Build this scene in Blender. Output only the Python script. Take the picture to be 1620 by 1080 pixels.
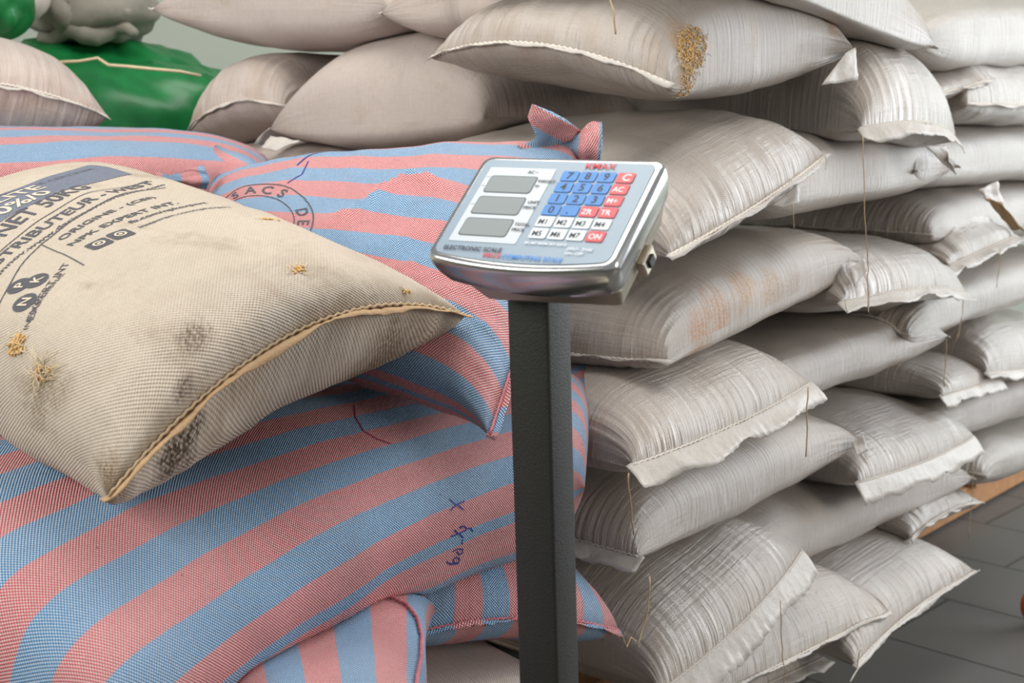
import bpy, bmesh, math, random
import numpy as np
from mathutils import Vector, Matrix, noise
from mathutils.bvhtree import BVHTree
for o in list(bpy.data.objects): bpy.data.objects.remove(o)
C = bpy.context.scene
COL = C.collection
R = math.radians

# ------------------------------------------------------------------ camera
FPX = 2200.0; PITCH = math.atan(390/FPX); CAMH = 1.30
cd = bpy.data.cameras.new('camera'); cam = bpy.data.objects.new('camera', cd); COL.objects.link(cam)
cam.location = (0, 0, CAMH); cam.rotation_euler = (R(90)-PITCH, 0, 0)
cd.sensor_width = 36; cd.lens = 36*FPX/1620; cd.clip_end = 60; cd.clip_start = .05
cd.dof.use_dof = True; cd.dof.focus_distance = 1.95; cd.dof.aperture_fstop = 6.3
C.camera = cam
# ------------------------------------------------------------------ exposure, sky, big lights
C.view_settings.view_transform = 'Standard'; C.view_settings.look = 'None'
C.view_settings.gamma = 1; C.view_settings.use_curve_mapping = False
C.view_settings.exposure = 0.1
w = bpy.data.worlds.new('world'); C.world = w; w.use_nodes = True
bg = w.node_tree.nodes['Background']; bg.inputs[0].default_value = (.92, .95, 1, 1); bg.inputs[1].default_value = .33
def area(name, loc, target, sx, sy, power, color):
    l = bpy.data.lights.new(name, 'AREA'); l.shape = 'RECTANGLE'; l.size = sx; l.size_y = sy
    l.energy = power; l.color = color
    o = bpy.data.objects.new(name, l); COL.objects.link(o); o.location = loc
    o.rotation_euler = (Vector(target)-Vector(loc)).to_track_quat('-Z', 'Y').to_euler()
    return o
area('daylight_doorway', (4.4, 4.4, 1.75), (0.8, 2.8, 1.0), 2.2, 1.9, 128, (.90, .95, 1))
area('daylight_window', (4.2, -.2, 2.0), (0.7, 2.7, .8), 1.6, 1.4, 60, (1, .93, .86))
area('ceiling_light', (0.2, 2.2, 3.1), (0.1, 2.5, 0), 2.4, 1.5, 60, (1, .97, .93))
area('daylight_window_left', (-2.7, .6, 2.3), (-.2, 3.2, 1.25), 1.5, 1.3, 75, (1, .97, .94))

# ------------------------------------------------------------------ pixel -> world helpers
cp, sp = math.cos(PITCH), math.sin(PITCH)
def ray(x, y):
    a = (x-810)/FPX; b = (y-540)/FPX
    return Vector((a, cp-b*sp, -sp-b*cp))
def P(x, y, Y):                                     # point at world depth Y
    d = ray(x, y); return Vector((0, 0, CAMH))+d*(Y/d.y)
F = Vector((.65, .76, 0)); G = Vector((-.76, .65, 0)); OUT = -G; P0 = Vector((.26, 2.25, 0))
def FP(x, y, off=0.0):                              # point on the right hand face of the tall stack
    d = ray(x, y); o = Vector((0, 0, CAMH)); q = P0+OUT*off
    return o+d*((q-o).dot(OUT)/d.dot(OUT))
def LP(x, y, off=0.0):                              # point on the left hand face of the tall stack
    d = ray(x, y); o = Vector((0, 0, CAMH)); q = P0-F*off
    return o+d*((q-o).dot(F)/d.dot(F))

# ------------------------------------------------------------------ materials
class NT:
    def __init__(s, name):
        s.m = bpy.data.materials.new(name); s.m.use_nodes = True; s.t = s.m.node_tree; s.t.nodes.clear()
        s.out = s.n('ShaderNodeOutputMaterial'); s.b = s.n('ShaderNodeBsdfPrincipled')
        s.t.links.new(s.b.outputs[0], s.out.inputs[0])
    def n(s, typ, **kw):
        x = s.t.nodes.new(typ)
        for k, v in kw.items(): setattr(x, k, v)
        return x
    def l(s, a, b): s.t.links.new(a, b)
    def math(s, op, a, b=None, c=None):
        x = s.n('ShaderNodeMath', operation=op)
        for i, v in enumerate((a, b, c)):
            if v is None: continue
            if isinstance(v, (int, float)): x.inputs[i].default_value = v
            else: s.l(v, x.inputs[i])
        return x.outputs[0]
    def mix(s, f, a, b, mode='MIX'):
        x = s.n('ShaderNodeMix', data_type='RGBA', blend_type=mode)
        for i, v in ((0, f), (6, a), (7, b)):
            if isinstance(v, (int, float)): x.inputs[i].default_value = v
            elif isinstance(v, tuple): x.inputs[i].default_value = (*v, 1)[:4]
            else: s.l(v, x.inputs[i])
        return x.outputs[2]
    def ramp(s, f, lo, hi):
        x = s.n('ShaderNodeMapRange'); x.inputs[1].default_value = lo; x.inputs[2].default_value = hi
        x.interpolation_type = 'SMOOTHSTEP'
        s.l(f, x.inputs[0]); return x.outputs[0]
    def noise(s, vec, scale, detail=3, rough=.5, dist=0):
        x = s.n('ShaderNodeTexNoise'); s.l(vec, x.inputs['Vector']); x.inputs['Scale'].default_value = scale
        x.inputs['Detail'].default_value = detail; x.inputs['Roughness'].default_value = rough
        x.inputs['Distortion'].default_value = dist
        return x.outputs[0]
    def mapv(s, vec, sc, loc=(0, 0, 0)):
        x = s.n('ShaderNodeMapping'); x.inputs['Scale'].default_value = sc; x.inputs['Location'].default_value = loc
        s.l(vec, x.inputs['Vector']); return x.outputs[0]

def simple(name, col, rough=.5, metal=0, bump=0, bscale=60, var=.0, spec=.5):
    t = NT(name); t.b.inputs['Roughness'].default_value = rough; t.b.inputs['Metallic'].default_value = metal
    t.b.inputs['Specular IOR Level'].default_value = spec
    tc = t.n('ShaderNodeTexCoord').outputs['Object']
    nz = t.noise(tc, bscale, 4)
    d = tuple(c*(1-var) for c in col); u = tuple(min(1, c*(1+var)) for c in col)
    t.l(t.mix(nz, d, u), t.b.inputs['Base Color'])
    if bump:
        b = t.n('ShaderNodeBump'); b.inputs['Strength'].default_value = bump; b.inputs['Distance'].default_value = .002
        t.l(nz, b.inputs['Height']); t.l(b.outputs[0], t.b.inputs['Normal'])
    return t.m

def woven(name, base, cell, pattern=None, rough=.42, rib=.6, dirt=(.36, .25, .15), dirt_amt=.3, weave=.35,
          spots=(), seed=0.0, band=.062, gloss=.5, pale_mix=1.0, shift=0.0, coat=0):
    """woven polypropylene: uv = metres along the sack, metres around it"""
    t = NT(name)
    uv = t.n('ShaderNodeUVMap', uv_map='uv').outputs[0]
    oi = t.n('ShaderNodeObjectInfo').outputs['Random']
    obj = t.n('ShaderNodeTexCoord').outputs['Object']
    sep = t.n('ShaderNodeSeparateXYZ'); t.l(uv, sep.inputs[0]); U, V = sep.outputs[0], sep.outputs[1]
    off = t.n('ShaderNodeCombineXYZ'); t.l(t.math('MULTIPLY', oi, 37.0), off.inputs[0]); t.l(t.math('MULTIPLY', oi, 11.0), off.inputs[1])
    va = t.n('ShaderNodeVectorMath', operation='ADD'); t.l(uv, va.inputs[0]); t.l(off.outputs[0], va.inputs[1]); uvr = va.outputs[0]
    end = t.n('ShaderNodeAttribute', attribute_name='endness').outputs['Fac']
    # colour
    if pattern:
        c1, p1, c2, p2 = pattern
        wob = t.math('MULTIPLY', t.math('SUBTRACT', t.noise(uvr, 9, 2), .5), .006)
        ph = t.math('FRACT', t.math('ADD', t.math('DIVIDE', t.math('ADD', V, wob), band*2), shift))
        st = t.math('GREATER_THAN', ph, .5)
        ck = t.n('ShaderNodeTexChecker'); ck.inputs['Scale'].default_value = 1.0
        cmb = t.n('ShaderNodeCombineXYZ'); t.l(t.math('DIVIDE', U, cell), cmb.inputs[0]); t.l(t.math('DIVIDE', V, cell), cmb.inputs[1]); cmb.inputs[2].default_value = .5
        t.l(cmb.outputs[0], ck.inputs[0]); cf = ck.outputs['Fac']
        # round off the pale dots inside their cells
        su = t.math('ABSOLUTE', t.math('SINE', t.math('MULTIPLY', U, math.pi/cell)))
        sv = t.math('ABSOLUTE', t.math('SINE', t.math('MULTIPLY', V, math.pi/cell)))
        dot = t.ramp(t.math('MULTIPLY', su, sv), .03, .3)
        pf = t.math('MULTIPLY', t.math('MULTIPLY', cf, dot), pale_mix)
        colr = t.mix(pf, c1, p1); colb = t.mix(pf, c2, p2)
        col = t.mix(st, colr, colb)
        fade = t.noise(uvr, 5, 3); col = t.mix(t.math('MULTIPLY', t.ramp(fade, .35, .8), .12), col, (.60, .56, .54))
    else:
        big = t.noise(uvr, 3.0, 3)
        col = t.mix(t.ramp(big, .3, .75), tuple(c*.93 for c in base), tuple(min(1, c*1.05) for c in base))
        tint = t.math('MULTIPLY', oi, .5); col = t.mix(tint, col, (base[0]*.97, base[1]*1.0, base[2]*1.04))
    fine = t.noise(t.mapv(uvr, (260, 40, 1)), 1, 2)
    fine2 = t.noise(t.mapv(uvr, (40, 260, 1)), 1, 2)
    thr = t.math('MULTIPLY', t.math('SUBTRACT', t.math('ADD', fine, fine2), .85), .32)
    col = t.mix(t.math('MAXIMUM', thr, 0), col, tuple(c*.5 for c in base))
    dn = t.noise(uvr, 6.5, 6, .65, .6)
    dn2 = t.noise(uvr, 70, 3, .6)
    df = t.math('MULTIPLY', t.ramp(t.math('ADD', dn, t.math('MULTIPLY', t.math('SUBTRACT', dn2, .5), .25)), .52, .82), dirt_amt)
    col = t.mix(df, col, dirt)
    # grime worn into the ends of the bag
    ef = t.math('MULTIPLY', t.math('MULTIPLY', end, t.ramp(t.noise(uvr, 16, 4), .4, .75)), dirt_amt*1.1)
    col = t.mix(ef, col, dirt)
    for (su_, sv_, r_, cc, amt) in spots:
        dx = t.math('SUBTRACT', U, su_); dy = t.math('SUBTRACT', V, sv_)
        dd = t.math('SQRT', t.math('ADD', t.math('MULTIPLY', dx, dx), t.math('MULTIPLY', dy, dy)))
        dd = t.math('ADD', dd, t.math('MULTIPLY', t.math('SUBTRACT', t.noise(uvr, 30, 4, .7), .5), r_*1.6))
        m = t.math('MULTIPLY', t.math('SUBTRACT', 1.0, t.ramp(dd, r_*.2, r_)), amt)
        m = t.math('MULTIPLY', m, t.math('ADD', .45, t.ramp(t.noise(uvr, 220, 2), .35, .62)))
        col = t.mix(m, col, cc)
    # black specks
    sk = t.n('ShaderNodeTexVoronoi'); sk.inputs['Scale'].default_value = 34; t.l(uvr, sk.inputs['Vector'])
    spk = t.math('LESS_THAN', t.math('ADD', sk.outputs['Distance'], t.math('MULTIPLY', t.noise(uvr, 8, 1), .22)), .125)
    col = t.mix(t.math('MULTIPLY', spk, .45), col, (.06, .05, .045))
    t.l(col, t.b.inputs['Base Color'])
    # weave bump + drawn ribs
    su = t.math('SINE', t.math('MULTIPLY', U, 2*math.pi/(cell*2))); sv = t.math('SINE', t.math('MULTIPLY', V, 2*math.pi/(cell*2)))
    wv = t.math('MULTIPLY', su, sv)
    hs = t.noise(t.mapv(uvr, (130, 5, 1)), 1, 4, .6)            # ribs round the sack
    he = t.noise(t.mapv(uvr, (5, 75, 1)), 1, 3, .55)           # pleats running out of the seam
    he = t.math('MULTIPLY', he, t.math('ADD', .08, t.math('MULTIPLY', end, 3.0)))
    hs = t.math('MULTIPLY', hs, t.math('SUBTRACT', 1.0, t.math('MULTIPLY', end, .8)))
    h = t.math('ADD', t.math('MULTIPLY', t.math('ADD', hs, he), rib), t.math('MULTIPLY', wv, weave*.25))
    b = t.n('ShaderNodeBump'); b.inputs['Strength'].default_value = 1.0; b.inputs['Distance'].default_value = .006
    t.l(h, b.inputs['Height'])
    t.l(b.outputs[0], t.b.inputs['Normal'])
    rr = t.math('ADD', rough-.06, t.math('MULTIPLY', t.noise(uvr, 24, 3), .14)); t.l(rr, t.b.inputs['Roughness'])
    t.b.inputs['Specular IOR Level'].default_value = gloss
    if coat:
        t.b.inputs['Coat Weight'].default_value = coat; t.b.inputs['Coat Roughness'].default_value = .2
        t.l(b.outputs[0], t.b.inputs['Coat Normal'])
    return t.m

WHITE = (.50, .44, .38)
M = {}
M['white'] = woven('white_woven_plastic', WHITE, .0018, rough=.30, coat=.8, rib=.8, dirt_amt=.34, weave=.25, gloss=.9)
M['white_stained'] = woven('stained_white_woven_plastic', WHITE, .0018, rough=.32, coat=.35, rib=.6, dirt_amt=.55, weave=.25, gloss=.95,
    spots=[(.20, .02, .06, (.45, .20, .06), .8), (.27, .03, .07, (.45, .22, .07), .8), (.20, 1.06, .05, (.42, .22, .08), .7), (.36, .05, .055, (.46, .24, .07), .75), (.45, .03, .06, (.40, .24, .09), .7), (.53, .02, .05, (.32, .20, .10), .5)])
M['white_sprout'] = woven('grubby_white_woven_plastic', WHITE, .0018, rough=.32, coat=.35, rib=.6, dirt_amt=.5, weave=.25, gloss=.8,
    spots=[(.14, .63, .055, (.46, .26, .09), .8), (.11, .70, .045, (.42, .24, .09), .75), (.73, .64, .05, (.36, .20, .08), .7), (.40, .66, .05, (.45, .33, .22), .4)])
M['back'] = woven('matt_white_woven_plastic', (.58, .495, .44), .0018, rough=.5, rib=.6, dirt_amt=.45, weave=.3, gloss=.4)
M['tan'] = woven('beige_woven_plastic', (.59, .50, .395), .0026, rough=.5, rib=.22, dirt=(.22, .14, .07), dirt_amt=.6, weave=.5, gloss=.35,
    spots=[(.067, .198, .032, (.14, .09, .055), .6), (.03, .03, .05, (.20, .12, .05), .7), (.015, 1.30, .05, (.16, .10, .045), .7), (.03, 1.19, .045, (.07, .045, .02), .85), (.19, .05, .06, (.22, .16, .09), .5), (.05, .86, .06, (.20, .14, .08), .6), (.025, .16, .018, (.10, .05, .03), .6)])
pk, pkp, bl, blp = (.70, .115, .13), (.90, .76, .73), (.045, .26, .54), (.76, .84, .90)
pat = (pk, pkp, bl, blp)
M['stripe'] = woven('pink_and_blue_woven_plastic', (.5, .4, .45), .0022, pattern=pat, rough=.5, rib=.18, dirt_amt=.13, weave=.9, gloss=.35, band=.045)
M['stripe3'] = woven('broad_striped_woven_plastic', (.5, .4, .45), .0022, pattern=pat, rough=.5, rib=.18, dirt_amt=.13, weave=.9, gloss=.35, band=.085, shift=.2)
M['stripe2'] = woven('wide_striped_woven_plastic', (.5, .4, .45), .0022, pattern=pat, rough=.5, rib=.35, dirt_amt=.13, weave=.9, gloss=.35, band=.046, shift=.3)
M['green'] = simple('green_plastic_sheet', (.006, .17, .04), .35, bump=.3, bscale=25, var=.35)
M['stripehem'] = simple('frayed_pink_and_blue_edge', (.46, .14, .17), .6, bump=.6, bscale=70, var=.4)
M['hem'] = simple('folded_white_hem', (.50, .465, .42), .5, bump=.5, bscale=120, var=.12)
M['tanhem'] = simple('brown_hem_tape', (.42, .27, .14), .7, bump=.5, bscale=300, var=.3)
M['brownhem'] = simple('stained_brown_hem', (.42, .27, .13), .6, bump=.5, bscale=120, var=.35)
M['thread'] = simple('jute_thread', (.45, .33, .2), .8, bump=.3, bscale=400, var=.3)
M['whitethread'] = simple('white_thread', (.72, .66, .58), .7, bump=.3, bscale=400, var=.2)
M['grain'] = simple('maize_grain', (.66, .38, .10), .5, var=.4, bscale=90)
M['straw'] = simple('pale_straw_fibre', (.72, .58, .38), .6, var=.3, bscale=200)
M['print'] = simple('faded_black_ink', (.075, .075, .085), .7, var=.6, bscale=700)
M['navy'] = simple('faded_navy_ink', (.14, .155, .20), .7, var=.6, bscale=500)
M['pen'] = simple('blue_marker_ink', (.02, .035, .22), .5)
M['redpen'] = simple('red_marker_ink', (.30, .02, .08), .5)
M['cream'] = simple('cream_cloth_print', (.62, .53, .41), .6, var=.1, bscale=300)
M['chrome'] = simple('brushed_chrome', (.62, .62, .60), .2, 1, var=.08, bscale=30)
M['dullmetal'] = simple('dull_steel', (.50, .45, .36), .36, 1, bump=.2, bscale=30, var=.2)
M['panel'] = simple('grey_blue_panel_film', (.25, .33, .40), .32, var=.04)
M['pale'] = simple('pale_grey_panel_film', (.55, .60, .63), .35)
M['lcd'] = simple('grey_display_glass', (.25, .28, .28), .45, spec=.3)
M['bezel'] = simple('dark_display_rim', (.09, .11, .12), .4)  # dark blue-grey colour of the display window rims
M['blue'] = simple('blue_key', (.03, .20, .55), .4)
M['red'] = simple('red_key', (.62, .06, .07), .4)
M['key'] = simple('white_key', (.66, .70, .72), .4)
M['ink'] = simple('black_lettering', (.02, .025, .04), .5)
M['whiteink'] = simple('white_lettering', (.72, .76, .8), .5)
M['redink'] = simple('red_lettering', (.60, .04, .05), .5)
M['blueink'] = simple('blue_lettering', (.04, .25, .68), .5)
M['post'] = simple('green_black_hammered_paint', (.013, .014, .010), .55, bump=.3, bscale=420, var=.35)
M['wood'] = simple('rough_pallet_wood', (.40, .20, .085), .7, bump=.4, bscale=18, var=.45)
M['orange'] = simple('orange_plastic', (.62, .09, .01), .4, var=.15)
M['black'] = simple('black_rubber', (.015, .015, .015), .6)
M['cloth'] = simple('crumpled_grey_sacking', (.25, .235, .19), .8, bump=.7, bscale=30, var=.25)
M['strap'] = simple('dark_blue_strap', (.012, .02, .05), .7)

def mat_floor():
    t = NT('grey_floor_tiles'); tc = t.n('ShaderNodeTexCoord').outputs['Object']
    br = t.n('ShaderNodeTexBrick'); br.offset = .35; br.inputs['Scale'].default_value = 1
    br.inputs['Brick Width'].default_value = .62; br.inputs['Row Height'].default_value = .345
    br.inputs['Mortar Size'].default_value = .0055; br.inputs['Mortar Smooth'].default_value = .3
    br.inputs['Color1'].default_value = (.155, .145, .135, 1); br.inputs['Color2'].default_value = (.135, .13, .125, 1)
    br.inputs['Mortar'].default_value = (.018, .015, .012, 1)
    t.l(t.mapv(tc, (1, 1, 1), (.30, .14, 0)), br.inputs['Vector'])
    n = t.noise(tc, 180, 4, .7); col = t.mix(t.math('MULTIPLY', n, .55), br.outputs[0], (.05, .05, .05))
    n2 = t.noise(tc, 3, 4); col = t.mix(t.math('MULTIPLY', n2, .3), col, (.13, .11, .09))
    t.l(col, t.b.inputs['Base Color']); t.b.inputs['Roughness'].default_value = .5
    return t.m
def mat_wall():
    t = NT('pale_green_plaster'); tc = t.n('ShaderNodeTexCoord').outputs['Object']
    n = t.noise(tc, 1.6, 5); t.l(t.mix(n, (.46, .52, .44), (.56, .61, .53)), t.b.inputs['Base Color'])
    t.b.inputs['Roughness'].default_value = .75; return t.m

# ------------------------------------------------------------------ mesh helpers
def link(name, verts, faces, m, parent=None, smooth=True, solid=0, uvs=None):
    me = bpy.data.meshes.new(name); me.from_pydata([tuple(v) for v in verts], [], faces); me.update()
    if m: me.materials.append(M[m] if isinstance(m, str) else m)
    if smooth: me.polygons.foreach_set('use_smooth', [True]*len(me.polygons))
    o = bpy.data.objects.new(name, me); COL.objects.link(o)
    if parent: o.parent = parent
    if solid:
        md = o.modifiers.new('thickness', 'SOLIDIFY'); md.thickness = solid; md.offset = 0
    return o
def tag(o, label, cat, group=None, kind=None):
    o['label'] = label; o['category'] = cat
    if group: o['group'] = group
    if kind: o['kind'] = kind
def tube_data(pts, r, n=6, taper=None):
    V = []; Fc = []; pts = [Vector(p) for p in pts]
    up = Vector((.13, .2, 1)).normalized()
    for i, p in enumerate(pts):
        d = (pts[min(i+1, len(pts)-1)]-pts[max(i-1, 0)]).normalized()
        a = d.cross(up); a = a.normalized() if a.length > .01 else d.cross(Vector((1, 0, 0))).normalized()
        b = d.cross(a); rr = r*(taper(i/(len(pts)-1)) if taper else 1)
        for k in range(n):
            t = 2*math.pi*k/n; V.append(p+(a*math.cos(t)+b*math.sin(t))*rr)
    for i in range(len(pts)-1):
        for k in range(n):
            Fc.append((i*n+k, i*n+(k+1) % n, (i+1)*n+(k+1) % n, (i+1)*n+k))
    Fc.append(tuple(range(n))[::-1]); Fc.append(tuple((len(pts)-1)*n+k for k in range(n)))
    return V, Fc
def merge(parts):
    V = []; Fc = []
    for v, f in parts:
        b = len(V); V += list(v); Fc += [tuple(i+b for i in q) for q in f]
    return V, Fc
def box_data(c, s, rot=None):
    c = Vector(c); V = []
    for z in (-1, 1):
        for y in (-1, 1):
            for x in (-1, 1):
                q = Vector((x*s[0]/2, y*s[1]/2, z*s[2]/2)); V.append(c+(rot @ q if rot else q))
    return V, [(0, 2, 3, 1), (4, 5, 7, 6), (0, 1, 5, 4), (2, 6, 7, 3), (0, 4, 6, 2), (1, 3, 7, 5)]
def bevel(o, w, seg=2):
    md = o.modifiers.new('bevel', 'BEVEL'); md.width = w; md.segments = seg; md.limit_method = 'ANGLE'
    return o
def text_data(s, size, bold=False):
    cu = bpy.data.curves.new('t', 'FONT'); cu.body = s; cu.size = size; cu.offset = size*(.02 if bold else 0)
    cu.resolution_u = 3
    to = bpy.data.objects.new('t', cu); COL.objects.link(to)
    bpy.context.view_layer.update()
    me = bpy.data.meshes.new_from_object(to)
    V = [tuple(v.co)[:2] for v in me.vertices]; Fc = [tuple(p.vertices) for p in me.polygons]
    bpy.data.objects.remove(to); bpy.data.curves.remove(cu); bpy.data.meshes.remove(me)
    return V, Fc

# ------------------------------------------------------------------ the sack
BUILT = []   # (bvh, lo, hi)
HEMT = {'hem': 'whitethread', 'stripe': 'stripehem', 'stripe2': 'stripehem'}
class Sack: pass
def sack(label, cat, a0, a1, b0, b1, T=.10, Tb=.08, nose=5.0, shrink=.09, e=.60, bend=None, noseB=None, seamA=(0, 0), seamB=(0, 0),
         arch=0.0, mat='white', nu=56, nt=80, seed=1, lump=.006, group='white sacks of the tall stack', name='grain_sack',
         hemA=('stitch',), hemB=None, settle=True, wr=.0, tilt=None, pinch=7, margin=.0015, wrk=None, register=True, bulge=None, pl=0):
    a0, a1, b0, b1 = (Vector(q) for q in (a0, a1, b0, b1))
    rnd = random.Random(seed)
    Nn = (b0+b1-a0-a1).cross(a1+b1-a0-b0)
    if Nn.z < 0: Nn = -Nn
    Nn.normalize()
    if tilt: Nn = Vector(tilt).normalized()
    L = ((b0+b1)-(a0+a1))/2; Ld = L.normalized(); ln = L.length
    Wd = ((a1+b1)-(a0+b0))/2; wid = Wd.length
    us = [math.sin(math.pi/2*(-1+2*i/nu)) for i in range(nu+1)]
    pos = [[None]*nt for _ in us]; off = Vector((seed*7.3, seed*3.1, seed*1.7))
    for i, u in enumerate(us):
        prof = max(0, 1-abs(u)**nose)**.5
        wf = 1-shrink*(1-abs(u)**pinch)
        uu = (u+1)/2
        for j in range(nt):
            th = math.pi-2*math.pi*j/nt            # starts at v=-1, goes over the top
            c, s = math.cos(th), math.sin(th)
            v = math.copysign(abs(c)**e, c); sn = math.copysign(abs(s)**e, s)
            vv = (v*wf+1)/2
            p = a0.lerp(a1, vv).lerp(b0.lerp(b1, vv), uu)
            p += Nn*(arch*(1-u*u))
            if bend: p += Vector(bend)*(1-u*u)
            if bulge: p += Vector(bulge)*((1-u*u)*(1-vv))
            wA = max(0, (1-uu*1.0))**5; wB = uu**5
            k = 1-v*v
            p += Vector((0, 0, 1))*(seamA[0]*k*wA+seamB[0]*k*wB)
            p += Ld*(-seamA[1]*k*wA+seamB[1]*k*wB)
            tt = T if sn > 0 else Tb
            if noseB and sn < 0: prof = max(0, 1-abs(u)**noseB)**.5
            elif noseB: prof = max(0, 1-abs(u)**nose)**.5
            p += Nn*(sn*tt*prof)
            # lumps and drag wrinkles
            pk_ = min(1, prof*1.6)
            q = p*5.5+off
            dsp = lump*(noise.noise(q)*1.3+.6*noise.noise(q*2.3))
            arc = v*wid
            if wr:
                e1 = math.exp(-(1-abs(u))*ln/.14)
                dsp += wr*(e1*.9*noise.noise(Vector((arc*26, uu*3, seed)))+.35*noise.noise(Vector((uu*ln*24, arc*3+sn, seed+5))))
            if pl:                                 # pleats gathered into the sewn ends
                dd_ = (1-abs(u))*ln/2; e2 = math.exp(-(dd_/.075)**1.5)
                dsp += pl*e2*(noise.noise(Vector((arc*62+sn*9, dd_*6, seed*3.3)))*1.5)
            if wrk: dsp += wrk(u, v, sn)
            dirn = (Nn*sn+Wd.normalized()*v*.7+Ld*u*.5)
            p += dirn.normalized()*dsp*pk_
            pos[i][j] = p
    # push out of the sacks already lying there
    if settle:
        orig = [[p.copy() for p in r_] for r_ in pos]
        allp = [p for r_ in pos for p in r_]
        lo = Vector([min(p[k] for p in allp) for k in range(3)]); hi = Vector([max(p[k] for p in allp) for k in range(3)])
        for bvh, l2, h2 in BUILT:
            if any(lo[k] > h2[k] or hi[k] < l2[k] for k in range(3)): continue
            for i in range(nu+1):
                for j in range(nt):
                    p = pos[i][j]
                    if any(p[k] > h2[k] or p[k] < l2[k] for k in range(3)): continue
                    near, nrm, idx, dist = bvh.find_nearest(p)
                    if near is None: continue
                    if (p-near).dot(nrm) < 0 and dist < .14:
                        pos[i][j] = near+nrm*margin
        D = np.array([[tuple(pos[i][j]-orig[i][j]) for j in range(nt)] for i in range(nu+1)])
        if np.abs(D).max() > 1e-6:                      # even the dents out so the skin stays smooth
            for _ in range(5):
                Dn = (np.roll(D, 1, 1)+np.roll(D, -1, 1)+np.concatenate([D[:1], D[:-1]])+np.concatenate([D[1:], D[-1:]]))/4
                D = .5*D+.5*Dn
            for side in (0, nu):                        # both plies of a sewn end move together
                for j in range(1, nt//2): D[side, j] = D[side, nt-j] = (D[side, j]+D[side, nt-j])/2
            for i in range(nu+1):
                for j in range(nt): pos[i][j] = orig[i][j]+Vector(D[i, j])
    # arc length coordinates
    mid = nu//2
    sarc = [0]; ring = pos[mid]
    for j in range(1, nt+1): sarc.append(sarc[-1]+(ring[j % nt]-ring[j-1]).length)
    jt = nt//4; larc = [0]
    for i in range(1, nu+1): larc.append(larc[-1]+(pos[i][jt]-pos[i-1][jt]).length)
    verts = [p for r_ in pos for p in r_]; faces = []
    for i in range(nu):
        for j in range(nt):
            k = (j+1) % nt
            faces.append((i*nt+j, i*nt+k, (i+1)*nt+k, (i+1)*nt+j))
    # orientation check
    ctr = (a0+a1+b0+b1)/4
    f0 = faces[mid*nt+nt//4]; n0 = (verts[f0[1]]-verts[f0[0]]).cross(verts[f0[2]]-verts[f0[1]])
    if n0.dot(Nn) < 0: faces = [tuple(reversed(f)) for f in faces]; flip = True
    else: flip = False
    root = bpy.data.objects.new(name, None); COL.objects.link(root); root.empty_display_size = .1
    base = Vector((ctr.x, ctr.y, min(p.z for p in verts))); root.location = base
    tag(root, label, cat, group)
    body = link('body', [p-base for p in verts], faces, mat, root)
    me = body.data; uvl = me.uv_layers.new(name='uv'); data = []
    for f in faces:
        js = [q % nt for q in f]; wrap = max(js)-min(js) > nt//2
        for q in f:
            i, j = divmod(q, nt)
            if wrap and j == 0: j = nt
            data += [larc[i], sarc[j]]
    uvl.data.foreach_set('uv', data)
    at = me.attributes.new('endness', 'FLOAT', 'POINT')
    tot = larc[-1]
    at.data.foreach_set('value', [math.exp(-min(larc[i], tot-larc[i])/.085) for i in range(nu+1) for j in range(nt)])
    if register:
        bv = BVHTree.FromPolygons(verts, faces)
        BUILT.append((bv, Vector([min(p[k] for p in verts) for k in range(3)]), Vector([max(p[k] for p in verts) for k in range(3)])))
    S = Sack(); S.root = root; S.base = base; S.pos = pos; S.nu = nu; S.nt = nt; S.larc = larc; S.sarc = sarc; S.Nn = Nn; S.L = Ld; S.body = body
    S.ctr = ctr; S.seed = seed
    if hemA: hem(S, 0, seed=seed, *hemA) if isinstance(hemA, tuple) else None
    if hemB: hem(S, 1, seed=seed+9, *hemB)
    return S

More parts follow.
